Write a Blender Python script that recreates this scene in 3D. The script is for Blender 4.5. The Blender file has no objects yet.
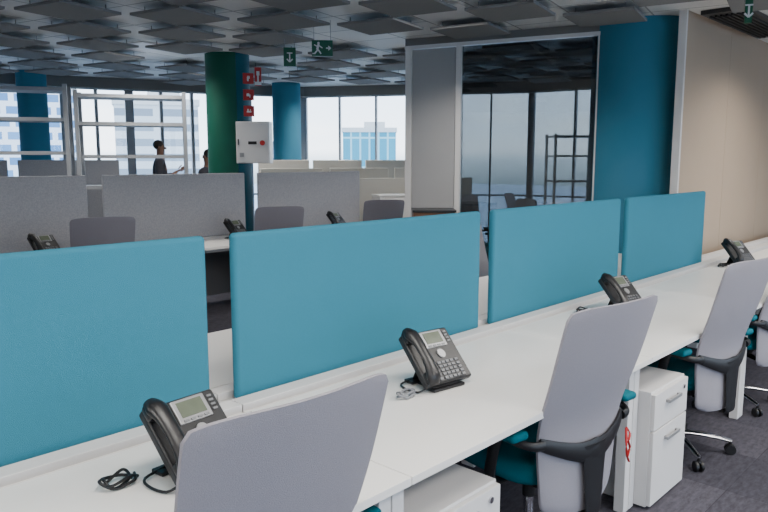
import bpy, bmesh, math, random
from mathutils import Vector, Matrix
random.seed(7)
sc=bpy.context.scene
COL=sc.collection
def lin(c):
    return tuple(((v/255)/12.92 if v/255<=.04045 else (((v/255)+.055)/1.055)**2.4) for v in c)+(1,)

# ---------------------------------------------------------------- materials
def mat(name,c,rough=.6,metal=0,noise=None,bump=None,spec=.5,c2=None):
    m=bpy.data.materials.new(name); m.use_nodes=True
    nt=m.node_tree; b=nt.nodes['Principled BSDF']
    b.inputs['Base Color'].default_value=lin(c); b.inputs['Roughness'].default_value=rough
    b.inputs['Metallic'].default_value=metal; b.inputs['Specular IOR Level'].default_value=spec
    tc=nt.nodes.new('ShaderNodeTexCoord')
    if noise:
        n=nt.nodes.new('ShaderNodeTexNoise'); n.inputs['Scale'].default_value=noise; n.inputs['Detail'].default_value=4
        nt.links.new(tc.outputs['Object'],n.inputs['Vector'])
        mx=nt.nodes.new('ShaderNodeMix'); mx.data_type='RGBA'
        mx.inputs['A'].default_value=lin(c); mx.inputs['B'].default_value=lin(c2 or tuple(v*.88 for v in c))
        nt.links.new(n.outputs['Fac'],mx.inputs['Factor']); nt.links.new(mx.outputs['Result'],b.inputs['Base Color'])
    if bump:
        n=nt.nodes.new('ShaderNodeTexNoise'); n.inputs['Scale'].default_value=bump[0]; n.inputs['Detail'].default_value=3
        nt.links.new(tc.outputs['Object'],n.inputs['Vector'])
        bp=nt.nodes.new('ShaderNodeBump'); bp.inputs['Strength'].default_value=bump[1]; bp.inputs['Distance'].default_value=.002
        nt.links.new(n.outputs['Fac'],bp.inputs['Height']); nt.links.new(bp.outputs['Normal'],b.inputs['Normal'])
    return m
def brickmat(name,c1,c2,mortar,w,h,ms,rough=.6,metal=0,offset=0,axis=None,spec=.5,shift=(0,0,0),rz=0):
    m=mat(name,c1,rough,metal,spec=spec); nt=m.node_tree; b=nt.nodes['Principled BSDF']
    tc=[n for n in nt.nodes if n.type=='TEX_COORD'][0]
    bt=nt.nodes.new('ShaderNodeTexBrick'); bt.offset=offset
    bt.inputs['Color1'].default_value=lin(c1); bt.inputs['Color2'].default_value=lin(c2); bt.inputs['Mortar'].default_value=lin(mortar)
    bt.inputs['Scale'].default_value=1; bt.inputs['Brick Width'].default_value=w; bt.inputs['Row Height'].default_value=h
    bt.inputs['Mortar Size'].default_value=ms; bt.inputs['Mortar Smooth'].default_value=0
    mp=nt.nodes.new('ShaderNodeMapping'); mp.inputs['Location'].default_value=shift; mp.inputs['Rotation'].default_value=(0,0,rz)
    if axis=='xz': mp.inputs['Rotation'].default_value=(math.radians(-90),0,0)
    nt.links.new(tc.outputs['Object'],mp.inputs['Vector']); nt.links.new(mp.outputs['Vector'],bt.inputs['Vector'])
    nt.links.new(bt.outputs['Color'],b.inputs['Base Color'])
    return m,bt
def glassmat(name,tint,gl=.12,rough=.02):
    m=bpy.data.materials.new(name); m.use_nodes=True; nt=m.node_tree; nt.nodes.clear()
    o=nt.nodes.new('ShaderNodeOutputMaterial'); t=nt.nodes.new('ShaderNodeBsdfTransparent'); g=nt.nodes.new('ShaderNodeBsdfGlossy')
    t.inputs['Color'].default_value=tint+(1,); g.inputs['Roughness'].default_value=rough
    mx=nt.nodes.new('ShaderNodeMixShader'); f=nt.nodes.new('ShaderNodeFresnel'); f.inputs['IOR'].default_value=1.3+gl
    nt.links.new(f.outputs[0],mx.inputs[0]); nt.links.new(t.outputs[0],mx.inputs[1]); nt.links.new(g.outputs[0],mx.inputs[2]); nt.links.new(mx.outputs[0],o.inputs[0])
    return m
ROT=math.radians(13)
M_blue=mat('blue_fabric',(58,126,147),.9,noise=260,bump=(450,.9),spec=.15,c2=(50,116,138))
M_grayfab=mat('gray_fabric',(172,172,176),.9,noise=90,bump=(600,.4),spec=.2,c2=(132,132,138))
M_cream=mat('cream_fabric',(226,222,212),.9,noise=100,spec=.2)
M_chair=mat('warm_lavender_gray_mesh_fabric',(160,157,164),.85,noise=420,bump=(600,1.0),spec=.2,c2=(136,133,142))
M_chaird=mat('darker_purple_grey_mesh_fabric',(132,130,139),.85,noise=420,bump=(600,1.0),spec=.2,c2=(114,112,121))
M_teal=mat('teal_seat_fabric',(0,100,114),.85,noise=300,bump=(800,.4),spec=.2)
M_black=mat('black_plastic',(22,22,25),.45,bump=(300,.1))
M_cableg=mat('grey_cable_sheath',(120,122,126),.5)
M_dark=mat('dark_plastic',(30,31,34),.4)
M_hand=mat('handset_plastic',(24,24,27),.35)
M_white=mat('white_laminate',(232,230,227),.35,noise=3,c2=(228,226,223))
M_whitem=mat('white_metal',(214,212,211),.4)
M_mull=mat('grey_mullion_paint',(155,159,165),.45)
M_modesty=mat('mid_grey_metal',(96,97,101),.5)
M_chrome=mat('polished_aluminium',(200,200,205),.18,metal=1)
M_silver=mat('silver_plastic',(150,151,153),.35,metal=.4)
M_lcd=mat('lcd_glass',(104,112,96),.2,noise=40)
M_btn=mat('button_plastic',(98,100,104),.4)
M_btnl=mat('light_button_plastic',(120,122,125),.4)
M_red=mat('red_paint',(175,26,26),.5)
M_signw=mat('white_sign_print',(215,215,215),.5)
M_green=mat('green_column_paint',(0,82,66),.6,noise=8,c2=(0,75,60),spec=.3)
M_darkteal=mat('dark_blue_teal_paint',(8,78,94),.6,noise=8,c2=(7,72,88),spec=.3)
M_greens=mat('green_sign_face',(0,84,58),.4)
M_bluec=mat('blue_column_cladding',(66,126,152),.85,noise=6,c2=(62,120,146),spec=.15)
M_wall=mat('white_wall_paint',(212,210,206),.7,noise=5,c2=(206,204,200))
M_greywall=mat('grey_door_laminate',(164,164,165),.6,noise=4,c2=(158,158,159))
M_rack=mat('grey_steel',(150,153,157),.6)
M_rackw=mat('pale_steel',(235,237,239),.5)
M_woodc=mat('brown_wood_laminate',(120,84,60),.5,noise=12,c2=(100,68,48))
M_tiled=mat('grey_matte_panel',(130,129,128),.95,spec=.08)
M_fascia=mat('fascia_grey',(120,119,118),.9,spec=.1)
M_fglass=glassmat('facade_glass',(.93,.95,.96),.0)
M_pglass=glassmat('smoky_partition_glass',(.34,.365,.38),.50,.03)
M_skin=mat('skin',(130,94,76),.6,noise=30)
M_cloth=mat('dark_grey_jacket_cloth',(58,58,66),.9,noise=60)
M_trous=mat('dark_blue_trousers_cloth',(46,52,68),.9,noise=60)
M_hair=mat('dark_hair',(42,33,28),.7,noise=90)
M_ceil,_=brickmat('pale_ceiling_tiles',(222,221,218),(212,212,210),(145,145,145),.615,.615,.008,.55,.0,shift=(.2075,.0575,0),rz=-ROT,spec=.4)
M_carpet,bt=brickmat('carpet_tiles',(76,74,82),(63,62,70),(52,51,58),.5,.5,.0015,.95,offset=.0,spec=.1)
nt=M_carpet.node_tree; b=nt.nodes['Principled BSDF']
tc=[n for n in nt.nodes if n.type=='TEX_COORD'][0]
mp=nt.nodes.new('ShaderNodeMapping'); mp.inputs['Scale'].default_value=(10,26,1); nt.links.new(tc.outputs['Object'],mp.inputs['Vector'])
nz=nt.nodes.new('ShaderNodeTexNoise'); nz.inputs['Scale'].default_value=1.6; nz.inputs['Detail'].default_value=8; nz.inputs['Roughness'].default_value=.75; nt.links.new(mp.outputs['Vector'],nz.inputs['Vector'])
mx=nt.nodes.new('ShaderNodeMix'); mx.data_type='RGBA'; mx.blend_type='OVERLAY'; mx.inputs['Factor'].default_value=1
nt.links.new(bt.outputs['Color'],mx.inputs['A']); nt.links.new(nz.outputs['Fac'],mx.inputs['B']); nt.links.new(mx.outputs['Result'],b.inputs['Base Color'])
M_woodw=mat('beige_wood_veneer',(170,151,131),.6,noise=2,c2=(164,145,125))
M_bldw,_=brickmat('white_lattice_tower_facade',(85,130,172),(110,152,190),(232,235,238),1.2,1.0,.2,.5,axis='xz',offset=.5)
M_bldt,_=brickmat('teal_tower_facade',(25,140,165),(50,155,178),(150,205,214),1.0,3.2,.10,.3,axis='xz')
M_blds,_=brickmat('striped_office_facade',(130,140,150),(148,158,166),(210,212,212),8,1.2,.3,.5,axis='xz')
M_ground=mat('hazy_land',(190,198,204),.9,noise=.01,c2=(166,178,188))

# ---------------------------------------------------------------- mesh helpers
def merge(bm,t):
    me=bpy.data.meshes.new('t'); t.to_mesh(me); t.free(); bm.from_mesh(me); bpy.data.meshes.remove(me)
def box(bm,c,s,bev=0,rot=None,seg=2):
    t=bmesh.new(); bmesh.ops.create_cube(t,size=1)
    bmesh.ops.scale(t,vec=Vector(s),verts=t.verts)
    if bev>0: bmesh.ops.bevel(t,geom=list(t.edges),offset=bev,segments=seg,affect='EDGES',profile=.5)
    if rot is not None: bmesh.ops.transform(t,matrix=rot,verts=t.verts)
    bmesh.ops.translate(t,vec=Vector(c),verts=t.verts); merge(bm,t)
def cyl(bm,p0,p1,r0,r1=None,seg=20,bev=0):
    r1=r0 if r1 is None else r1
    p0=Vector(p0);p1=Vector(p1);d=p1-p0
    t=bmesh.new(); bmesh.ops.create_cone(t,cap_ends=True,segments=seg,radius1=r0,radius2=r1,depth=d.length)
    if bev>0:
        es=[e for e in t.edges if abs(e.verts[0].co.z-e.verts[1].co.z)<1e-6]
        bmesh.ops.bevel(t,geom=es,offset=bev,segments=2,affect='EDGES')
    q=d.to_track_quat('Z','Y').to_matrix().to_4x4(); q.translation=(p0+p1)/2
    bmesh.ops.transform(t,matrix=q,verts=t.verts); merge(bm,t)
def sphere(bm,c,s,seg=16):
    t=bmesh.new(); bmesh.ops.create_uvsphere(t,u_segments=seg,v_segments=seg//2+2,radius=1)
    bmesh.ops.scale(t,vec=Vector(s),verts=t.verts); bmesh.ops.translate(t,vec=Vector(c),verts=t.verts); merge(bm,t)
def smoothpts(pts,n=4):
    P=[Vector(p) for p in pts]; out=[]
    for i in range(len(P)-1):
        p0=P[max(i-1,0)];p1=P[i];p2=P[i+1];p3=P[min(i+2,len(P)-1)]
        for k in range(n):
            t=k/n
            out.append(.5*((2*p1)+(p2-p0)*t+(2*p0-5*p1+4*p2-p3)*t*t+(3*p1-p0-3*p2+p3)*t**3))
    out.append(P[-1]); return out
def tube(bm,pts,ra,rb=None,seg=12,ref=(0,0,1),n=4):
    k=len(pts); P=smoothpts(pts,n) if n>1 else [Vector(p) for p in pts]
    ra=ra if isinstance(ra,(list,tuple)) else [ra]*k
    rb=ra if rb is None else (rb if isinstance(rb,(list,tuple)) else [rb]*k)
    m=len(P); rings=[]; ref=Vector(ref)
    for i,p in enumerate(P):
        d=(P[min(i+1,m-1)]-P[max(i-1,0)]).normalized()
        s=d.cross(ref)
        if s.length<1e-3: s=d.cross(Vector((1,0,0)))
        s.normalize(); u=s.cross(d).normalized()
        f=i/(m-1)*(k-1); j=min(int(f),k-2); fr=f-j
        a=ra[j]*(1-fr)+ra[j+1]*fr; b2=rb[j]*(1-fr)+rb[j+1]*fr
        rings.append([bm.verts.new(p+s*a*math.cos(2*math.pi*q/seg)+u*b2*math.sin(2*math.pi*q/seg)) for q in range(seg)])
    for i in range(m-1):
        for q in range(seg):
            bm.faces.new((rings[i][q],rings[i][(q+1)%seg],rings[i+1][(q+1)%seg],rings[i+1][q]))
    bm.faces.new(rings[0][::-1]); bm.faces.new(rings[-1])
def mk(name,bm,m,parent=None,loc=(0,0,0),rotz=0,ang=40,label=None):
    bmesh.ops.recalc_face_normals(bm,faces=bm.faces)
    me=bpy.data.meshes.new(name); bm.to_mesh(me); bm.free()
    for p in me.polygons: p.use_smooth=ang>0
    if ang>0: me.set_sharp_from_angle(angle=math.radians(ang))
    me.materials.append(m)
    o=bpy.data.objects.new(name,me); COL.objects.link(o)
    if 0<ang<=40:
        wn=o.modifiers.new('weighted_normal','WEIGHTED_NORMAL'); wn.keep_sharp=True; wn.weight=100
    if parent: o.parent=parent
    o.location=loc; o.rotation_euler=(0,0,rotz)
    if label: o['label']=label
    return o
def tag(o,label,cat,group=None):
    o['label']=label; o['category']=cat
    if group: o['group']=group
    return o
def empty(name,loc=(0,0,0),rotz=0):
    o=bpy.data.objects.new(name,None); COL.objects.link(o); o.location=loc; o.rotation_euler=(0,0,rotz); o.empty_display_size=.1
    return o
def struct(o,label=None):
    o['kind']='structure'
    if label: o['label']=label
    return o
def copytree(o,loc=None,rotz=None,parent=None):
    c=o.copy(); COL.objects.link(c)
    if parent: c.parent=parent
    if loc is not None: c.location=loc
    if rotz is not None: c.rotation_euler=(0,0,rotz)
    for ch in o.children: copytree(ch,parent=c)
    return c
def sbox(name,c,s,m,bev=0,label=None,rotz=0):
    bm=bmesh.new(); box(bm,(0,0,0),s,bev); return struct(mk(name,bm,m,loc=c,rotz=rotz),label)

CEIL=2.86
FAC=[(-6,12.6),(0,12.3),(4.2,11.5),(8.4,9.9),(10.4,6.4),(10.9,2.6)]
# ---------------------------------------------------------------- room shell
def polyslab(name,pts,z0,z1,m,label):
    bm=bmesh.new()
    lo=[bm.verts.new((x,y,z0)) for x,y in pts]; hi=[bm.verts.new((x,y,z1)) for x,y in pts]
    n=len(pts); bm.faces.new(lo); bm.faces.new(hi[::-1])
    for i in range(n): bm.faces.new((lo[i],lo[(i+1)%n],hi[(i+1)%n],hi[i]))
    return struct(mk(name,bm,m,ang=0),label)
outline=[(-6.2,-5.2),(12.2,-5.2),(12.2,2.6)]+[(p[0]+.15,p[1]+.15) for p in FAC[::-1]]+[(-6.2,12.8)]
polyslab('floor',outline,-.3,0,M_carpet,'mottled grey carpet tile floor')
polyslab('ceiling',outline,CEIL,CEIL+.3,M_ceil,'light grey tiled ceiling')
sbox('wall_left',(-6.1,3.8,CEIL/2),(.15,17.6,CEIL),M_wall)
sbox('wall_right',(12.1,-1.35,CEIL/2),(.15,7.5,CEIL),M_wall)
for k in range(5):
    sbox('wall_wood' if k==0 else 'wall_wood.%03d'%k,(6.25+.575+k*1.15,2.375,CEIL/2),(1.146,.05,CEIL),M_woodw,label='plain beige wood veneer wall panel')
sbox('trim_1',(6.23,2.375,CEIL/2),(.03,.065,CEIL),M_whitem,label='white wall end trim')
sbox('baseboard_wood',(9.1,2.34,.05),(5.7,.015,.1),M_whitem)
def window(n,a,b2,z0=.0,z1=CEIL,step=.62,big=.10,sm=.04):
    a=Vector((a[0],a[1],0));b2=Vector((b2[0],b2[1],0));d=b2-a;L=d.length;ang=math.atan2(d.y,d.x)
    bm=bmesh.new(); k=max(1,round(L/step))
    for i in range(k+1):
        x=i*L/k; x=min(max(x,.03),L-.03)
        w=big if i%3==0 else sm
        box(bm,(x,0,(z0+z1)/2),(w,.08,z1-z0))
    box(bm,(L/2,0,.08),(L,.12,.16)); box(bm,(L/2,0,1.0),(L,.05,.03)); box(bm,(L/2,0,z1-.06),(L,.10,.12))
    f=struct(mk('window_%d'%n,bm,M_mull,loc=a,rotz=ang,ang=0),'grey framed full height facade window')
    bm=bmesh.new(); box(bm,(L/2,0,(z0+z1)/2),(L-.02,.012,z1-z0-.1))
    g=mk('glass',bm,M_fglass,parent=f,ang=0); g['kind']='structure'
n=1
for i in range(len(FAC)-1):
    window(n,FAC[i],FAC[i+1],step=.48 if i<3 else .7,big=.13 if i<3 else .05,sm=.05 if i<3 else .03); n+=1
window(n,(-6,-5),(3,-5),step=1.5); n+=1
window(n,(3,-5),(12,-5),step=1.5); n+=1
def inset(pts,d):
    out=[]
    for i,p in enumerate(pts):
        a=Vector(pts[max(i-1,0)]); b_=Vector(pts[min(i+1,len(pts)-1)]); t=(b_-a).normalized()
        out.append((p[0]+t.y*d*1.0,p[1]-t.x*d*1.0))
    return out
o1=inset(FAC,.06); o2=inset(FAC,.42)
bm=bmesh.new()
for i in range(len(FAC)-1):
    q=[o1[i],o1[i+1],o2[i+1],o2[i]]
    lo=[bm.verts.new((x,y,2.70)) for x,y in q]; hi=[bm.verts.new((x,y,CEIL)) for x,y in q]
    bm.faces.new(lo); bm.faces.new(hi[::-1])
    for k in range(4): bm.faces.new((lo[k],lo[(k+1)%4],hi[(k+1)%4],hi[k]))
struct(mk('trim_3',bm,M_fascia,ang=0),'grey dropped soffit along the windows')
g0=Vector((6.30,3.12,0)); gd=Vector((-.296,.955,0)).normalized(); ga=math.atan2(gd.y,gd.x)
bm=bmesh.new()
for s,w in ((0.03,.04),(1.42,.055),(1.98,.07)): box(bm,(s,0,1.38),(w,.07,2.76))
box(bm,(1.0,0,2.765),(2.04,.08,.035)); box(bm,(.7,0,.04),(1.4,.08,.08))
fr=struct(mk('window_%d'%n,bm,M_whitem,loc=g0,rotz=ga,ang=0),'white framed smoky glass office partition')
bm=bmesh.new(); box(bm,(.72,0,1.41),(1.34,.012,2.67)); gl=mk('glass',bm,M_pglass,parent=fr,ang=0); gl['kind']='structure'
bm=bmesh.new(); box(bm,(0,0,0),(.48,.05,2.72),.004)
d=struct(mk('door_1',bm,M_greywall,loc=g0+gd*1.70+Vector((0,0,1.38)),rotz=ga),'plain light grey solid door leaf')
bm=bmesh.new(); box(bm,(-.18,.05,-.32),(.12,.02,.02),.004); h=mk('handle',bm,M_chrome,parent=d); h['kind']='structure'
bm=bmesh.new(); box(bm,(1.0,0,2.82),(2.04,.05,.075)); struct(mk('trim_2',bm,M_fascia,loc=g0,rotz=ga,ang=0),'narrow grey fascia above glass partition')

# ---------------------------------------------------------------- columns
def column(name,x,y,r,m,label,h=CEIL-.001):
    bm=bmesh.new(); cyl(bm,(0,0,0),(0,0,h),r,seg=64)
    o=mk(name,bm,m,loc=(x,y,0)); tag(o,label,'column')
    return o
column('column',6.64,2.90,.455,M_bluec,'wide round column clad in matte blue beside wooden wall')
gc=column('column',5.03,7.35,.26,M_green,'round green and dark teal column with red fire signs')
bm=bmesh.new(); rr=[[],[],[],[]]
for k in range(25):
    a=math.radians(258+k*5.2)
    for q,(r,z) in enumerate(((.259,.002),(.266,.002),(.266,CEIL-.004),(.259,CEIL-.004))): rr[q].append(bm.verts.new((r*math.cos(a),r*math.sin(a),z)))
for k in range(24):
    for q in range(4): bm.faces.new((rr[q][k],rr[q][k+1],rr[(q+1)%4][k+1],rr[(q+1)%4][k]))
bm.faces.new([rr[q][0] for q in range(4)]); bm.faces.new([rr[q][24] for q in range(4)][::-1])
mk('cladding',bm,M_darkteal,parent=gc,label='dark blue-teal curved cladding')
column('column',7.55,9.35,.235,M_bluec,'round blue column beside the window facade')
column('column',4.02,10.75,.20,M_bluec,'round blue column near the far windows')
COLS=[(6.64,2.90,.455),(5.03,7.35,.32),(7.55,9.35,.27),(4.02,10.75,.24)]

# ---------------------------------------------------------------- ceiling panels
bm=bmesh.new(); TS=.57
box(bm,(0,0,0),(TS,TS,.022))
for sx in (-.2,.2):
    for sy in (-.2,.2): cyl(bm,(sx,sy,.010),(sx,sy,.0645),.004,seg=6)
tile=mk('ceiling_panel',bm,M_tiled,ang=0); tag(tile,'square grey matte panel hung below ceiling','ceiling panel','suspended grey ceiling panels')
def infac(x,y):
    if y<1.2: return False
    for i in range(len(FAC)-1):
        a,b2=FAC[i],FAC[i+1]
        cr=(b2[0]-a[0])*(y-a[1])-(b2[1]-a[1])*(x-a[0])
        if cr/math.hypot(b2[0]-a[0],b2[1]-a[1])>-.86: return False
    return True
first=True; cnt=0; LS=[]
cR,sR=math.cos(ROT),math.sin(ROT)
for i in range(-8,26):
    for j in range(-8,24):
        gx=i*.615+.1; gy=j*.615+.25
        x=gx*cR-gy*sR; y=gx*sR+gy*cR
        fw=x*.7278+y*.6858; rt=x*.6858-y*.7278
        if fw<3.6 or abs(rt)>fw*.72+.6 or not infac(x,y): continue
        if any(math.hypot(x-c[0],y-c[1])<c[2]+.42 for c in COLS): continue
        if x>5.9 and abs(y-2.375)<.40: continue
        q=Vector((x,y,0))-g0; s=q.dot(gd); dd=abs(q.dot(Vector((gd.y,-gd.x,0))))
        if -.4<s<2.4 and dd<.42: continue
        if 6.2<x<8.2 and abs(y-2.1)<.55: continue
        if (i+j)%2:
            if i%3==0 and j%3==(1 if (i//3)%2 else 2): LS.append((x,y))
            continue
        t=tile if first else tile.copy()
        if not first: COL.objects.link(t)
        first=False; t.location=(x,y,2.795); t.rotation_euler=(0,0,ROT); cnt+=1
print('tiles',cnt,'lamps',len(LS))

# ---------------------------------------------------------------- desks
def desk(label,w=1.6,dp=.78,group=None):
    e=empty('desk'); tag(e,label,'desk',group)
    bm=bmesh.new(); box(bm,(0,0,.7275),(w,dp,.025),.002); mk('desktop',bm,M_white,parent=e)
    for sx in (-1,1):
        for sy in (-1,1):
            bm=bmesh.new(); box(bm,(sx*(w/2-.026),sy*(dp/2-.10),.3575),(.05,.05,.715),.004); mk('leg',bm,M_whitem,parent=e)
    bm=bmesh.new()
    box(bm,(0,dp/2-.10,.69),(w-.11,.03,.05)); box(bm,(0,-dp/2+.17,.69),(w-.11,.03,.05))
    for sx in (-1,1): box(bm,(sx*(w/2-.026),0,.69),(.04,dp-.25,.05))
    mk('frame',bm,M_whitem,parent=e)
    return e
D=desk('white laminate bench desk with square white legs',1.607,.745,'blue bench near side desks')
seams=[-1.845+1.61*i for i in range(7)]
first=True
for s in seams:
    if first: D.location=(s+.805,1.5625,0); first=False
    else: copytree(D,(s+.805,1.5625,0),0)
for s in seams[:5]:
    c=copytree(D,(s+.805,2.6175,0),math.pi); c['group']='blue bench far side desks'
bm=bmesh.new()
box(bm,(0,0,.715),(1.607,.24,.02),.003)
for sy in (-1,1):
    box(bm,(0,sy*.078,.738),(1.607,.075,.030),.004)
box(bm,(0,0,.66),(1.5,.14,.08),.003)
rail=empty('cable_rail',(seams[0]+.805,2.09,0)); tag(rail,'white cable rail between back to back desks','cable rail','bench cable rails')
mk('tray',bm,M_whitem,parent=rail)
for sx in (-.7,.7):
    bm=bmesh.new(); box(bm,(sx,0,.31),(.04,.08,.62),.003); mk('post',bm,M_whitem,parent=rail)
for s in seams[1:]: copytree(rail,(s+.805,2.09,0),0)
def panel(name,w,h,t,m,label,group,bev=.012):
    e=empty(name); tag(e,label,'desk divider',group)
    bm=bmesh.new(); box(bm,(0,0,h/2+.004),(w,t,h),bev,seg=4); mk('screen',bm,m,parent=e,ang=60)
    bm=bmesh.new(); box(bm,(0,0,.0025),(w-.3,t*.6,.005)); mk('clamp',bm,M_silver,parent=e); return e
bp=panel('desk_divider',1.495,.614,.040,M_blue,'blue fabric covered desk divider on white bench','blue fabric desk dividers',.017)
for c in bp.children:
    if c.name.startswith('screen'):
        wn=c.modifiers.new('weighted_normal','WEIGHTED_NORMAL'); wn.weight=100
first=True
for x0 in (-1.79,-.18,1.425,3.035,4.645):
    if first: bp.location=(x0+.745,2.09,.725); first=False
    else: copytree(bp,(x0+.745,2.09,.725),0)
def pedestal():
    e=empty('drawer_pedestal'); tag(e,'white metal drawer pedestal under white desk','drawer pedestal','white drawer pedestals')
    bm=bmesh.new(); box(bm,(0,.01,.285),(.40,.56,.55),.004); mk('body',bm,M_whitem,parent=e)
    for z,h in ((.465,.17),(.195,.355)):
        bm=bmesh.new(); box(bm,(0,-.28,z),(.392,.02,h),.003); dr=mk('drawer',bm,M_whitem,parent=e)
        bm=bmesh.new(); zz=z+h/2-.055
        box(bm,(-.0,-.306,zz),(.15,.010,.016),.003)
        for sx in (-.065,.065): box(bm,(sx,-.297,zz),(.012,.014,.014))
        mk('handle',bm,M_silver,parent=dr)
    bm=bmesh.new(); cyl(bm,(.14,-.289,.515),(.14,-.296,.515),.011); mk('lock',bm,M_chrome,parent=e)
    for sx in (-.16,.16):
        for sy in (-.2,.22):
            bm=bmesh.new(); cyl(bm,(sx-.012,sy,.018),(sx+.012,sy,.018),.018); mk('caster',bm,M_black,parent=e)
    return e
pe=pedestal(); pe.location=(1.645,1.50,0)
for x in (.035,3.24): copytree(pe,(x,1.48,0),0)
c=copytree(pe,(5.5,6.37,0),0); c['group']='white pedestals at the grey bench'

# ---------------------------------------------------------------- chair (faces +Y)
def chair():
    e=empty('office_chair'); tag(e,'office chair with lavender grey back and teal seat','chair','office chairs at the blue bench')
    bm=bmesh.new(); nu,nv=24,36; F=[];Bk=[]
    H=.80; zb=.315
    def yb(t): return -.275-.02*t-.118*t**1.7+.026*math.exp(-((t-.40)/.22)**2)
    for j in range(nv+1):
        t=j/nv; rf=[];rb=[]
        w=.208+.060*math.sin(min(1,t/.95)*math.pi/2)
        if t<.07: w*=.86+.14*math.sqrt(max(0,1-((.07-t)/.07)**2))
        if t>.97: w*=.95+.05*math.sqrt(max(0,1-((t-.97)/.03)**2))
        for i in range(nu+1):
            u=-1+2*i/nu; uu=math.sin(u*math.pi/2)*.6+u*.4
            y=yb(t)+.05*uu*uu
            z=zb+H*t-.014*abs(uu)**6*(1 if t>.5 else -1)*abs(2*t-1)+.012*(1-uu*uu)*max(0,t-.7)
            th=.006*(1-abs(uu)**6)*(1-abs(2*t-1)**10)+.006
            rf.append(bm.verts.new((w*uu,y+th,z))); rb.append(bm.verts.new((w*uu,y-th*.7,z-.15*th)))
        F.append(rf);Bk.append(rb)
    for j in range(nv):
        for i in range(nu):
            bm.faces.new((F[j][i],F[j][i+1],F[j+1][i+1],F[j+1][i])); bm.faces.new((Bk[j][i],Bk[j+1][i],Bk[j+1][i+1],Bk[j][i+1]))
        bm.faces.new((F[j][0],F[j+1][0],Bk[j+1][0],Bk[j][0])); bm.faces.new((F[j][nu],Bk[j][nu],Bk[j+1][nu],F[j+1][nu]))
    for i in range(nu):
        bm.faces.new((F[0][i],Bk[0][i],Bk[0][i+1],F[0][i+1])); bm.faces.new((F[nv][i],F[nv][i+1],Bk[nv][i+1],Bk[nv][i]))
    mk('backrest',bm,M_chair,parent=e,ang=60)
    bm=bmesh.new(); N=40; rings=[]
    def sp(a,k,z):
        c,s=math.cos(a),math.sin(a); p=4.0; r=(abs(c)**p+abs(s)**p)**(-1/p)
        return Vector((.25*k*r*c,.24*k*r*s+.02,z))
    prof=[(.02,.492),(.5,.494),(.85,.492),(.96,.480),(1,.458),(.99,.434),(.93,.42),(.6,.412),(.02,.412)]
    for k,z in prof: 
        rings.append([bm.verts.new(sp(2*math.pi*q/N,k,z)-Vector((0,0,.03*max(0,(sp(2*math.pi*q/N,k,z).y-.15)/.1)))) for q in range(N)])
    for a in range(len(prof)-1):
        for q in range(N): bm.faces.new((rings[a][q],rings[a][(q+1)%N],rings[a+1][(q+1)%N],rings[a+1][q]))
    bm.faces.new(rings[0]); bm.faces.new(rings[-1][::-1])
    mk('seat',bm,M_teal,parent=e,ang=60)
    bm=bmesh.new()
    def surf(sx,z,off):
        t=(z-zb)/H; return (sx,yb(t)+.05*(sx/.24)**2-off,z)
    tube(bm,[surf(-.25,.615,.016),surf(-.18,.588,.020),surf(-.09,.560,.022),surf(0,.548,.025),surf(.09,.560,.022),surf(.18,.588,.020),surf(.25,.615,.016)],[.009,.010,.011,.012,.011,.010,.009],[.022,.028,.036,.050,.036,.028,.022],seg=10)
    tube(bm,[surf(0,.58,.024),surf(0,.50,.025),surf(0,.42,.025),(0,yb(.08)-.026,.36),(0,-.29,.30),(0,-.17,.325),(0,-.06,.36)],[.074,.064,.056,.050,.045,.042,.042],[.010,.010,.010,.010,.010,.010,.010],ref=(0,-1,.3),seg=14)
    mk('back_bracket',bm,M_black,parent=e)
    for sx in (-1,1):
        bm=bmesh.new()
        tube(bm,[(sx*.240,-.255,.612),(sx*.285,-.245,.616),(sx*.315,-.20,.624),(sx*.325,-.14,.632),(sx*.33,-.08,.643)],[.012,.012,.012,.011,.011],[.018,.017,.014,.012,.010],seg=10)
        tube(bm,[(sx*.33,-.12,.63),(sx*.33,-.10,.56),(sx*.30,-.06,.44),(sx*.22,-.03,.398),(sx*.10,-.02,.395)],[.012,.012,.012,.013,.013],[.024,.024,.024,.024,.024],seg=10,ref=(0,1,0))
        mk('arm_support',bm,M_black,parent=e)
        bm=bmesh.new(); box(bm,(sx*.335,-.10,.657),(.085,.27,.032),.014,seg=3)
        mk('armrest',bm,M_teal,parent=e,label='teal armrest pad')
    bm=bmesh.new(); box(bm,(0,-.01,.38),(.2,.26,.05),.012); box(bm,(.14,.02,.385),(.12,.02,.012),.004); cyl(bm,(0,0,.26),(0,0,.37),.026)
    mk('tilt_mechanism',bm,M_black,parent=e)
    bm=bmesh.new(); cyl(bm,(0,0,.09),(0,0,.27),.021); mk('gas_lift',bm,M_chrome,parent=e)
    bm=bmesh.new(); cyl(bm,(0,0,.075),(0,0,.125),.045,.035,seg=24)
    for k in range(5):
        a=math.radians(72*k+18); c,s=math.cos(a),math.sin(a)
        tube(bm,[(c*.03,s*.03,.105),(c*.16,s*.16,.098),(c*.30,s*.30,.075)],[.024,.018,.013],[.016,.013,.010],seg=10)
    base=mk('base',bm,M_chrome,parent=e)
    for k in range(5):
        a=math.radians(72*k+18); c,s=math.cos(a),math.sin(a)
        bm=bmesh.new(); px,py=c*.295,s*.295
        for o in (-.014,.014): cyl(bm,(px-s*(o-.008),py+c*(o-.008),.028),(px-s*(o+.008),py+c*(o+.008),.028),.028,seg=18,bev=.003)
        cyl(bm,(px,py,.03),(px,py,.075),.009,seg=10); box(bm,(px,py,.05),(.03,.03,.014),.004)
        mk('caster',bm,M_black,parent=base)
    return e
R_=math.radians
ch=chair(); ch.location=(.922,1.465,0); ch.rotation_euler=(0,0,R_(-2))
copytree(ch,(2.35,1.41,0),R_(-8))
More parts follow.
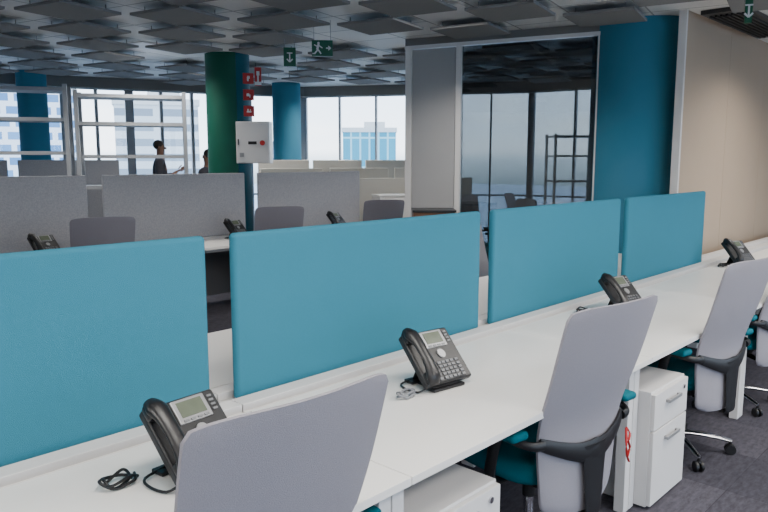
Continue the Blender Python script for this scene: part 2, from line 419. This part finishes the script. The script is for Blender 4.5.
copytree(ch,(3.83,1.39,0),R_(-8))
copytree(ch,(4.86,1.43,0),R_(0))
far=copytree(ch,(3.25,3.12,0),R_(175)); far['group']='office chairs on far side of the blue bench'
c=copytree(ch,(4.75,3.2,0),R_(183)); c['group']='office chairs on far side of the blue bench'
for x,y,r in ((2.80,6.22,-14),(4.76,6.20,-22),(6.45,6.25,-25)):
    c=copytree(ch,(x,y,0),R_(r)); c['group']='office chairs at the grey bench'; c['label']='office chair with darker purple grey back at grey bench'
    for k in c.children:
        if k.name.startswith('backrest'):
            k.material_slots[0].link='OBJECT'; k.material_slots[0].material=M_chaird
for x,y,r in ((7.3,4.9,60),(8.9,5.4,200),(7.7,5.65,150)):
    c=copytree(ch,(x,y,0),R_(r)); c['group']='office chairs in the meeting room'

# ---------------------------------------------------------------- phone (faces -Y)
TA=math.radians(46)
UP=Vector((0,math.cos(TA),math.sin(TA))); NO=Vector((0,-math.sin(TA),math.cos(TA))); O=Vector((0,-.085,.028))
RX=Matrix.Rotation(TA,3,'X').to_4x4()
def fp(x,t,nn): return O+Vector((x,0,0))+UP*t+NO*nn
def phone():
    e=empty('desk_phone'); tag(e,'black office desk phone with handset and grey display','telephone','black office desk phones')
    bm=bmesh.new(); box(bm,fp(.005,.11,-.005),(.235,.228,.03),.009,rot=RX,seg=3)
    mk('body',bm,M_dark,parent=e)
    bm=bmesh.new(); box(bm,(0,-.07,.007),(.16,.05,.012),.003); box(bm,(0,.055,.007),(.16,.05,.012),.003)
    tube(bm,[(0,.055,.01),fp(0,.13,-.02)],[.06,.05],[.008,.008],n=1,ref=(0,1,0)); box(bm,(0,-.005,.007),(.12,.12,.008),.002)
    tube(bm,[(0,-.075,.01),fp(0,.02,-.015)],[.07,.07],[.008,.008],n=1,ref=(0,1,0))
    mk('stand',bm,M_black,parent=e)
    bm=bmesh.new()
    pts=[fp(-.090,-.002,.024),fp(-.090,.02,.040),fp(-.090,.06,.052),fp(-.090,.11,.055),fp(-.090,.16,.052),fp(-.090,.20,.040),fp(-.090,.228,.024)]
    tube(bm,pts,[.022,.031,.025,.023,.025,.031,.022],[.016,.021,.014,.012,.014,.021,.016],seg=16,ref=tuple(NO))
    box(bm,fp(-.090,.022,.024),(.054,.050,.030),.010,rot=RX); box(bm,fp(-.090,.202,.024),(.054,.050,.030),.010,rot=RX)
    mk('handset',bm,M_hand,parent=e)
    bm=bmesh.new(); box(bm,fp(.026,.180,.0115),(.112,.074,.006),.004,rot=RX); sf=mk('screen_bezel',bm,M_silver,parent=e)
    bm=bmesh.new(); box(bm,fp(.026,.184,.0150),(.084,.048,.003),.001,rot=RX); mk('screen',bm,M_lcd,parent=sf)
    bm=bmesh.new(); box(bm,fp(.024,.062,.0105),(.138,.118,.004),.002,rot=RX); kp=mk('keypad',bm,M_dark,parent=e)
    bm=bmesh.new(); box(bm,(0,0,0),(.0175,.0115,.006),.002,rot=RX); b0=mk('button',bm,M_btn,parent=kp)
    pos=[(-.010+c*.0215,.012+r*.0160) for r in range(5) for c in range(4)]+[(.080,.012+r*.0160) for r in range(5)]+[(-.036,.012+r*.0160) for r in range(4)]
    b0.location=fp(pos[0][0],pos[0][1],.0145)
    for p in pos[1:]:
        c=b0.copy(); COL.objects.link(c); c.parent=kp; c.location=fp(p[0],p[1],.0145)
    bm=bmesh.new(); box(bm,(0,0,0),(.016,.007,.004),.0015,rot=RX); b1=mk('soft_key',bm,M_btnl,parent=kp)
    ps=[(-.009+.023*i,.150) for i in range(4)]+[(-.045,.160+.014*i) for i in range(4)]+[(.098,.160+.014*i) for i in range(4)]
    b1.location=fp(ps[0][0],ps[0][1],.0160)
    for p in ps[1:]:
        c=b1.copy(); COL.objects.link(c); c.parent=kp; c.location=fp(p[0],p[1],.0160 if p[1]<.155 else .012)
    bm=bmesh.new(); cyl(bm,fp(.024,.112,.012),fp(.024,.112,.019),.019,seg=28,bev=.002); nv_=mk('navigation_button',bm,M_silver,parent=kp)
    bm=bmesh.new()
    tube(bm,[(-.10,-.08,.022),(-.13,-.06,.006),(-.14,.0,.006),(-.12,.05,.008),(-.05,.06,.012)],.004,seg=8)
    mk('cord',bm,M_black,parent=e)
    return e
ph=phone(); Z=.7405
ph.location=(.985,1.66,Z); ph.rotation_euler=(0,0,R_(6))
copytree(ph,(2.045,1.665,Z),R_(-8))
copytree(ph,(3.79,1.71,Z),R_(-12))
copytree(ph,(6.16,1.80,Z),R_(-20))
for x,y,r in ((2.42,6.42,10),(4.50,6.50,8),(6.02,6.50,8)):
    c=copytree(ph,(x,y,Z),R_(r)); c['group']='black desk phones on the grey bench'
def cableset(x,y,s,seed,cols):
    for q,(m,lab) in enumerate(cols):
        random.seed(seed+q); pts=[]
        for k in range(19):
            a=k*1.05+q*2; r=s*(.7+.6*random.random())*(1-.2*q)
            pts.append(Vector((math.cos(a)*r*1.3,math.sin(a)*r*.8,.006+.006*(k%4))))
        bm=bmesh.new(); tube(bm,pts,.0042,seg=8,n=6)
        o=mk('network_cable',bm,m,loc=(x+q*s*3.1,y-q*s*1.6,.741)); tag(o,lab,'cable')
CB=(M_black,'bundled black cable tucked beside desk phone'); CG=(M_cableg,'loose grey cable bunch beside desk phone base')
cableset(.80,1.73,.036,3,[CB]); cableset(1.85,1.79,.030,5,[CB]); cableset(1.845,1.63,.028,9,[CG]); cableset(3.61,1.86,.028,6,[CB]); cableset(5.97,1.86,.028,8,[CB])
bm=bmesh.new()
tube(bm,[(0,0,.60),(.010,-.008,.575),(-.006,-.012,.55),(.012,-.01,.52),(-.004,-.01,.49),(.010,-.01,.465),(-.012,-.01,.50),(-.016,-.008,.55),(-.004,0,.60)],[.005]*9,[.003]*9,seg=8)
o=mk('lanyard',bm,M_red,loc=(2.47,1.068,.0)); tag(o,'small crumpled red cloth tag hanging from chair bracket','tag')

# ---------------------------------------------------------------- grey bench
G=desk('white bench desk beside grey fabric divider',1.84,.80,'grey bench desks'); G.location=(2.14,6.37,0)
for x in (.28,4.0,5.86): copytree(G,(x,6.37,0),0)
gp=panel('desk_divider',1.69,.70,.036,M_grayfab,'light grey speckled fabric covered desk divider','grey fabric desk dividers')
gp.location=(2.145,6.80,.748)
for x in (.28,3.995,5.875): copytree(gp,(x,6.80,.748),0)
gr=empty('cable_rail',(2.14,6.80,0)); tag(gr,'white rail and grey modesty panel under grey divider','cable rail','grey bench rails')
bm=bmesh.new(); box(bm,(0,0,.6625),(1.84,.045,.165),.003)
mk('beam',bm,M_whitem,parent=gr)
for sx in (-.8,.8):
    bm=bmesh.new(); box(bm,(sx,.01,.29),(.05,.025,.58)); mk('post',bm,M_whitem,parent=gr)
bm=bmesh.new(); box(bm,(0,-.012,.33),(1.80,.012,.50),.002); mk('modesty_panel',bm,M_modesty,parent=gr)
for x in (.28,4.0,5.86): copytree(gr,(x,6.80,0),0)
e=empty('waste_bin',(3.62,6.20,0)); tag(e,'black plastic waste bin under white desk','waste bin')
bm=bmesh.new(); cyl(bm,(0,0,0),(0,0,.32),.11,.145,seg=28); mk('body',bm,M_black,parent=e)
bm=bmesh.new(); tube(bm,[(.147*math.cos(k*math.pi/8),.147*math.sin(k*math.pi/8),.322) for k in range(17)],.007,seg=8); mk('rim',bm,M_dark,parent=e)

# ---------------------------------------------------------------- racks
def rack(label,x,y,w,dp,h,shelves,rotz=0,group='grey steel shelving racks',m=None,tk=.045,st=.04):
    m=m or M_rack
    e=empty('shelving_rack',(x,y,0),rotz); tag(e,label,'shelf',group)
    for sx in (-1,1):
        for sy in (-1,1):
            bm=bmesh.new(); box(bm,(sx*(w/2-.02),sy*(dp/2-.02),h/2),(tk,tk,h)); mk('upright',bm,m,parent=e,ang=0)
    for z in shelves:
        bm=bmesh.new(); box(bm,(0,0,z-st/2),(w-.04-tk,dp-.01,st)); 
        mk('shelf',bm,m,parent=e,ang=0)
SH=(2.36,2.04,1.66,1.3,.8,.2)
rack('empty grey steel shelving rack by the windows',4.15,8.06,1.24,.40,2.40,SH,R_(-30))
rack('empty grey steel shelving rack by the windows',3.02,8.72,1.24,.40,2.46,(2.42,2.08,1.70,1.3,.8,.2),R_(-30))
rack('pale steel shelving rack inside the glass walled room',8.05,4.35,.6,.35,1.92,(1.90,1.66,1.35,.9,.4),R_(-40),'racks in the meeting room',M_rackw,.03,.024)

# ---------------------------------------------------------------- far furniture
def farpanel(x,y,w,rot,h=1.62,m=M_cream,label='pale cream fabric screen between far desks',g='cream office screens'):
    e=empty('office_screen',(x,y,0),rot); tag(e,label,'office screen',g)
    bm=bmesh.new(); box(bm,(0,0,(h+.5)/2),(w,.04,h-.5),.01); mk('screen',bm,m,parent=e)
    for sx in (-1,1):
        bm=bmesh.new(); box(bm,(sx*(w/2-.1),0,.25),(.04,.04,.5)); box(bm,(sx*(w/2-.1),0,.01),(.05,.3,.02)); mk('foot',bm,M_whitem,parent=e)
a=R_(-30)
dx,dy=math.cos(a),math.sin(a)
for k in range(4): farpanel(6.95+k*.86*dx,8.70+k*.86*dy,.80,a,1.60)
for k in range(3): farpanel(6.62+k*1.02*dx,8.10+k*1.02*dy,.92,a,1.48)
for k in range(3): farpanel(6.60+k*.96*dx,7.50+k*.96*dy,.88,a,1.34)
for k in range(3):
    farpanel(1.2+k*1.5,10.2-k*.1,1.4,0,1.60,M_grayfab,'grey fabric screen panel near the windows','grey office screens')
def cabinet(name,x,y,w,dp,h,rot,m,mt,label):
    e=empty(name,(x,y,0),rot); tag(e,label,'cabinet')
    bm=bmesh.new(); box(bm,(0,0,h/2-.01),(w,dp,h-.02),.003); mk('body',bm,m,parent=e)
    bm=bmesh.new(); box(bm,(0,0,h-.01+.004),(w+.02,dp+.02,.022),.003); mk('top',bm,mt,parent=e)
    for sx in (-1,1):
        bm=bmesh.new(); box(bm,(sx*w/4,-dp/2-.009,h/2-.01),(w/2-.01,.016,h-.08),.002); dr=mk('door',bm,m,parent=e)
        bm=bmesh.new(); box(bm,(sx*.025,-dp/2-.022,h*.7),(.012,.012,.12),.002); mk('handle',bm,M_silver,parent=dr)
cabinet('storage_cabinet',5.32,4.35,.40,.36,1.12,R_(-47),M_woodc,M_dark,'brown wooden storage cabinet with dark top')
cabinet('storage_cabinet',7.35,6.55,.8,.40,1.12,a,M_white,M_white,'white office storage cabinet in front of cream screens')

# ---------------------------------------------------------------- column fittings and signs
e=empty('control_cabinet',(5.10,6.93,1.56),R_(-50)); tag(e,'white metal control box mounted on green column','control box')
bm=bmesh.new(); box(bm,(0,0,.245),(.40,.18,.49),.006); mk('body',bm,M_whitem,parent=e)
bm=bmesh.new(); box(bm,(0,-.096,.245),(.38,.012,.47),.004); dr=mk('door',bm,M_whitem,parent=e)
bm=bmesh.new(); cyl(bm,(.12,-.102,.24),(.12,-.115,.24),.03,seg=24); mk('emblem',bm,M_red,parent=dr)
bm=bmesh.new(); box(bm,(.0,-.105,.24),(.10,.006,.035)); mk('display',bm,M_black,parent=dr)
bm=bmesh.new(); box(bm,(-.13,-.105,.10),(.05,.006,.05)); mk('warning_label',bm,M_silver,parent=dr)
bm=bmesh.new(); box(bm,(-.17,-.105,.25),(.012,.01,.07),.002); mk('handle',bm,M_black,parent=dr)
bm=bmesh.new(); box(bm,(-.06,.105,.245),(.06,.04,.3)); mk('mounting_bracket',bm,M_whitem,parent=e)
def firesign(z,kind,size=.125):
    e=empty('fire_sign',(5.105,7.03,z),R_(-34)); tag(e,'square red fire equipment sign on green column','sign','red fire signs')
    bm=bmesh.new(); box(bm,(0,0,0),(size,.008,size),.001); mk('plate',bm,M_red,parent=e)
    bm=bmesh.new()
    if kind==0:
        box(bm,(-.005,-.006,-.006),(.020,.004,.050),.006); box(bm,(.0,-.006,.026),(.026,.004,.008)); box(bm,(.012,-.006,.012),(.010,.004,.030))
    elif kind==1:
        box(bm,(-.008,-.006,0),(.034,.004,.034),.006); box(bm,(.014,-.006,-.014),(.012,.004,.034))
    else:
        box(bm,(0,-.006,-.008),(.055,.004,.018)); box(bm,(-.012,-.006,.011),(.018,.004,.026)); box(bm,(.016,-.006,.010),(.010,.004,.024))
    mk('pictogram',bm,M_signw,parent=e)
firesign(2.56,0); firesign(2.37,1); firesign(2.18,2)
e=empty('fire_sign',(5.285,7.08,2.60),R_(-34)); tag(e,'projecting red and white fire extinguisher sign','sign','red fire signs')
bm=bmesh.new(); box(bm,(0,0,0),(.08,.006,.22),.001); mk('plate',bm,M_red,parent=e)
bm=bmesh.new(); box(bm,(0,-.004,-.01),(.02,.004,.14)); box(bm,(0,-.004,-.08),(.079,.004,.04)); box(bm,(0,-.004,.04),(.036,.004,.05),.002); mk('pictogram',bm,M_signw,parent=e)
bm=bmesh.new(); box(bm,(-.07,0.0,0),(.06,.01,.02)); mk('bracket',bm,M_whitem,parent=e)
def exitsign(x,y,z,rot,w,h,label,style):
    e=empty('exit_sign',(x,y,z),rot); tag(e,label,'sign','green exit signs')
    bm=bmesh.new(); box(bm,(0,0,0),(w,.03,h),.002); mk('plate',bm,M_greens,parent=e)
    bm=bmesh.new(); yy=-.0165; s=h/.2
    ox=-w*.18 if style else 0
    def B(cx,cz,lx,lz,r=0): box(bm,(ox+cx*s,yy,cz*s),(lx*s,.004,lz*s),rot=Matrix.Rotation(math.radians(r),3,'Y').to_4x4())
    if style:
        cyl(bm,(ox,yy,.062*s),(ox,yy-.003,.062*s),.016*s,seg=16)
        B(-.008,.015,.03,.075,15); B(-.035,.03,.05,.014,30); B(.03,.015,.05,.014,35)
        B(.012,-.045,.018,.07,-35); B(-.03,-.045,.018,.07,40); B(-.06,-.07,.04,.014,0)
        mk('running_figure',bm,M_signw,parent=e); bm=bmesh.new()
        ox=w*.27
        B(0,0,.05,.016); B(.02,.012,.04,.014,40); B(.02,-.012,.04,.014,-40)
        mk('arrow',bm,M_signw,parent=e)
    else:
        B(0,-.01,.014,.09); B(.015,-.04,.045,.014,-45); B(-.015,-.04,.045,.014,45); B(0,.04,.06,.012)
        mk('pictogram',bm,M_signw,parent=e)
    for sx in (-1,1):
        bm=bmesh.new(); cyl(bm,(sx*w*.4,0,h/2),(sx*w*.4,0,CEIL-z),.003,seg=6); mk('hanger',bm,M_silver,parent=e)
exitsign(4.55,5.57,2.61,R_(-40),.12,.18,'small green emergency exit sign hanging from ceiling',0)
exitsign(4.41,4.93,2.61,R_(-42),.19,.14,'dark green running man exit sign hung from ceiling',1)
exitsign(5.68,1.70,2.68,R_(-65),.05,.18,'narrow green sign hanging from ceiling near wall',0)
e=empty('air_vent',(7.15,2.10,CEIL-.04)); tag(e,'dark slotted air vent set in the ceiling','air vent')
bm=bmesh.new(); box(bm,(0,0,.02),(1.6,.36,.036),.003); mk('frame',bm,M_dark,parent=e)
bm=bmesh.new()
for k in range(7): box(bm,(0,-.13+k*.043,-.006),(1.42,.018,.016))
box(bm,(0,0,.0),(.02,.3,.01))
mk('louver',bm,M_black,parent=e)

# ---------------------------------------------------------------- people
def skin(name,verts,edges,rad,m,parent=None,sub=2):
    me=bpy.data.meshes.new(name); me.from_pydata(verts,edges,[]); o=bpy.data.objects.new(name,me); COL.objects.link(o)
    md=o.modifiers.new('s','SKIN'); md.use_smooth_shade=True
    for i,r in enumerate(rad):
        me.skin_vertices[0].data[i].radius=(r[0],r[1]) if isinstance(r,tuple) else (r,r)
    me.skin_vertices[0].data[0].use_root=True
    o.modifiers.new('u','SUBSURF').levels=sub
    dg=bpy.context.evaluated_depsgraph_get(); nm=bpy.data.meshes.new_from_object(o.evaluated_get(dg)); o.modifiers.clear(); o.data=nm
    nm.materials.clear(); nm.materials.append(m)
    for p in nm.polygons: p.use_smooth=True
    if parent: o.parent=parent
    return o
def person(x,y,rot,z0,label,sc_=1.0):
    V=[(0,0,.95),(0,0,1.1),(0,.01,1.28),(0,.01,1.42),(0,.0,1.51),(0,-.01,1.60),(0,-.015,1.68),(0,-.01,1.75),
       (.10,0,.90),(.11,-.02,.50),(.11,.02,.09),(.11,-.12,.03),
       (-.10,0,.90),(-.12,-.05,.50),(-.12,.03,.09),(-.12,-.11,.03),
       (.18,.01,1.41),(.24,.03,1.14),(.21,-.12,.96),(.20,-.17,.90),
       (-.18,.01,1.41),(-.25,.02,1.15),(-.16,-.20,1.22),(-.12,-.27,1.27)]
    E=[(0,1),(1,2),(2,3),(3,4),(4,5),(5,6),(6,7),(0,8),(8,9),(9,10),(10,11),(0,12),(12,13),(13,14),(14,15),(3,16),(16,17),(17,18),(18,19),(3,20),(20,21),(21,22),(22,23)]
    R=[.13,.12,.14,.09,.055,.066,.072,.045,.09,.06,.04,.035,.09,.06,.04,.035,.055,.042,.03,.028,.055,.042,.03,.028]
    o=skin('person',V,E,R,M_skin); o.location=(x,y,z0); o.rotation_euler=(0,0,rot); o.scale=(sc_,)*3; tag(o,label,'person')
    JV=[V[i] for i in (0,1,2,3,16,17,18,20,21,22)]; JV[0]=(0,0,.88)
    JE=[(0,1),(1,2),(2,3),(3,4),(4,5),(5,6),(3,7),(7,8),(8,9)]
    skin('jacket',JV,JE,[(.17,.13),(.16,.13),(.17,.13),.105,.07,.058,.045,.07,.058,.045],M_cloth,parent=o)
    TV=[V[0]]+[V[i] for i in (8,9,10,12,13,14)]
    skin('trousers',TV,[(0,1),(1,2),(2,3),(0,4),(4,5),(5,6)],[.145,.1,.072,.058,.1,.072,.058],M_trous,parent=o)
    for sx,yy in ((.11,-.05),(-.12,-.04)):
        bm=bmesh.new(); sphere(bm,(sx,yy,.045),(.05,.13,.045)); mk('shoe',bm,M_black,parent=o)
    bm=bmesh.new(); sphere(bm,(0,.018,1.70),(.078,.086,.082)); mk('hair',bm,M_hair,parent=o)
    bm=bmesh.new(); sphere(bm,(0,-.094,1.645),(.012,.018,.02),8); mk('nose',bm,M_skin,parent=o)
    for sx in (-1,1):
        bm=bmesh.new(); sphere(bm,(sx*.074,0,1.65),(.012,.02,.028),8); mk('ear',bm,M_skin,parent=o)
        bm=bmesh.new(); sphere(bm,(sx*.03,-.078,1.67),(.011,.009,.007),8); mk('eye',bm,M_black,parent=o)
    for hx,hy,hz in (V[19],V[23]):
        bm=bmesh.new(); sgn=1 if hx>0 else -1
        dn=Vector((0,-.3,-.9)) if hx>0 else Vector((.3,-.8,.4)); dn.normalize()
        c=Vector((hx,hy,hz)); side=Vector((0,1,0)) if hx>0 else Vector((0,0,1))
        tube(bm,[c-dn*.02,c+dn*.03,c+dn*.07],[.022,.036,.034],[.016,.016,.012],seg=8)
        for q in range(4):
            b0=c+dn*.06+side*(.026-.0175*q); L=(.065,.075,.07,.055)[q]
            tube(bm,[b0,b0+dn*L*.5,b0+dn*L+Vector((-sgn*.015,0,0))],.0085,seg=6)
        b0=c+dn*.02+side*.03; tube(bm,[b0,b0+dn*.03+side*.025,b0+dn*.06+side*.03],.009,seg=6)
        mk('hand',bm,M_skin,parent=o)
    return o
person(5.64,10.13,R_(60),.22,'person in dark grey jacket standing side on by windows',.95)
e=empty('step_stool',(5.64,10.13,0),R_(60)); tag(e,'low grey step stool under standing person','step stool')
bm=bmesh.new(); box(bm,(0,-.03,.205),(.5,.42,.03),.005); mk('tread',bm,M_rack,parent=e)
for sx in (-.2,.2):
    for sy in (-.2,.14):
        bm=bmesh.new(); box(bm,(sx,sy,.095),(.03,.03,.19)); mk('leg',bm,M_rack,parent=e)
person(6.42,10.0,R_(200),0.0,'person in dark grey clothes standing near green column',1.0)

# ---------------------------------------------------------------- outside
bm=bmesh.new(); box(bm,(0,0,-60.5),(3000,3000,1)); struct(mk('ground',bm,M_ground),'hazy land and water far below')
def building(x,y,w,dp,top,m,label,rot):
    e=empty('office_building',(x,y,-60),rot); tag(e,label,'building')
    h=top+60; bm=bmesh.new(); box(bm,(0,0,h/2),(w,dp,h)); mk('tower',bm,m,parent=e)
    bm=bmesh.new(); box(bm,(0,0,h+.25),(w*1.04,dp*1.04,.5)); box(bm,(w*.1,0,h+.8),(w*.4,dp*.4,.8)); mk('roof',bm,M_wall,parent=e)
building(57,56,5.8,5,4.6,M_bldt,'teal glazed tower seen through the windows',R_(-45))
building(48,60,4,6,3.0,M_bldw,'white tower seen through the windows',R_(-45))
building(22.7,63.4,8,8,7.2,M_bldw,'white tower with blue lattice patterned facade',R_(-20))
building(31,56,6.5,7,6.0,M_blds,'grey striped office tower outside windows',R_(-28))

# ---------------------------------------------------------------- world and lights
w=bpy.data.worlds.new('World'); sc.world=w; w.use_nodes=True; nt=w.node_tree; bg=nt.nodes['Background']
tc=nt.nodes.new('ShaderNodeTexCoord'); sp=nt.nodes.new('ShaderNodeSeparateXYZ'); cr=nt.nodes.new('ShaderNodeValToRGB')
mr=nt.nodes.new('ShaderNodeMapRange'); mr.inputs['From Min'].default_value=-.5; mr.inputs['From Max'].default_value=.5
nt.links.new(tc.outputs['Generated'],sp.inputs[0]); nt.links.new(sp.outputs['Z'],mr.inputs[0]); nt.links.new(mr.outputs[0],cr.inputs[0])
els=cr.color_ramp.elements
els[0].position=0; els[0].color=(.16,.18,.2,1); els[1].position=1; els[1].color=(.46,.60,.82,1)
for p,c in ((.47,(.25,.31,.36,1)),(.5,(.48,.56,.64,1)),(.515,(.80,.85,.92,1)),(.62,(.58,.72,.92,1))):
    q=els.new(p); q.color=c
nz=nt.nodes.new('ShaderNodeTexNoise'); nz.inputs['Scale'].default_value=4; nz.inputs['Detail'].default_value=6
mp=nt.nodes.new('ShaderNodeMapping'); mp.inputs['Scale'].default_value=(1,1,4); nt.links.new(tc.outputs['Generated'],mp.inputs[0]); nt.links.new(mp.outputs[0],nz.inputs[0])
c2=nt.nodes.new('ShaderNodeMapRange'); c2.inputs['From Min'].default_value=.5; c2.inputs['From Max'].default_value=.7; c2.inputs['To Max'].default_value=.6; nt.links.new(nz.outputs['Fac'],c2.inputs[0])
ml=nt.nodes.new('ShaderNodeMath'); ml.operation='MULTIPLY'; gt=nt.nodes.new('ShaderNodeMath'); gt.operation='GREATER_THAN'; gt.inputs[1].default_value=0.01
nt.links.new(sp.outputs['Z'],gt.inputs[0]); nt.links.new(gt.outputs[0],ml.inputs[0]); nt.links.new(c2.outputs[0],ml.inputs[1])
mx=nt.nodes.new('ShaderNodeMix'); mx.data_type='RGBA'; mx.inputs['B'].default_value=(.95,.96,.98,1)
nt.links.new(ml.outputs[0],mx.inputs['Factor']); nt.links.new(cr.outputs[0],mx.inputs['A']); nt.links.new(mx.outputs['Result'],bg.inputs[0]); bg.inputs[1].default_value=6.2
def lamp(x,y,en=45,sx=1.2,sy=.6,z=2.76,rot=0,sp=150):  # fill lights and housings added to brighten the room, no such fixtures seen
    e=empty('added_fill_light',(x,y,z),rot); tag(e,'added flat white fill panel under the ceiling','fill light','added fill panels')
    bm=bmesh.new(); hh=CEIL-z-.001; box(bm,(0,0,hh/2),(sx+.04,sy+.04,hh),.002); mk('added_housing',bm,M_whitem,parent=e)
    l=bpy.data.lights.new('lamp','AREA'); l.shape='RECTANGLE'; l.size=sx; l.size_y=sy; l.energy=en; l.color=(1,.95,.88); l.spread=math.radians(sp)
    o=bpy.data.objects.new('lamp',l); COL.objects.link(o); o.parent=e; o.location=(0,0,-.004)
for x,y in ((-.5,-1.2),(2.2,-1.2),(4.9,-1.2),(7.5,-.6),(-1.5,1.2),(1.2,.9),(3.6,.2),(-2.2,3.4)): lamp(x,y,60 if (x,y)!=(1.2,.9) else 38,sp=170)
for x,y in LS: lamp(x,y,27,.5,.5,2.848,ROT,sp=132)  # more added fill, spread narrowed so the panels look unlit from the camera

# ---------------------------------------------------------------- camera
cam=bpy.data.cameras.new('Camera'); co=bpy.data.objects.new('Camera',cam); COL.objects.link(co); sc.camera=co
cam.sensor_width=36; cam.lens=700/768*36; cam.clip_start=.05; cam.clip_end=5000
ah=math.radians(43.3); pt=math.radians(7.81)
dv=Vector((math.cos(ah)*math.cos(pt),math.sin(ah)*math.cos(pt),-math.sin(pt)))
co.location=(0,0,1.6); co.rotation_euler=dv.to_track_quat('-Z','Y').to_euler()
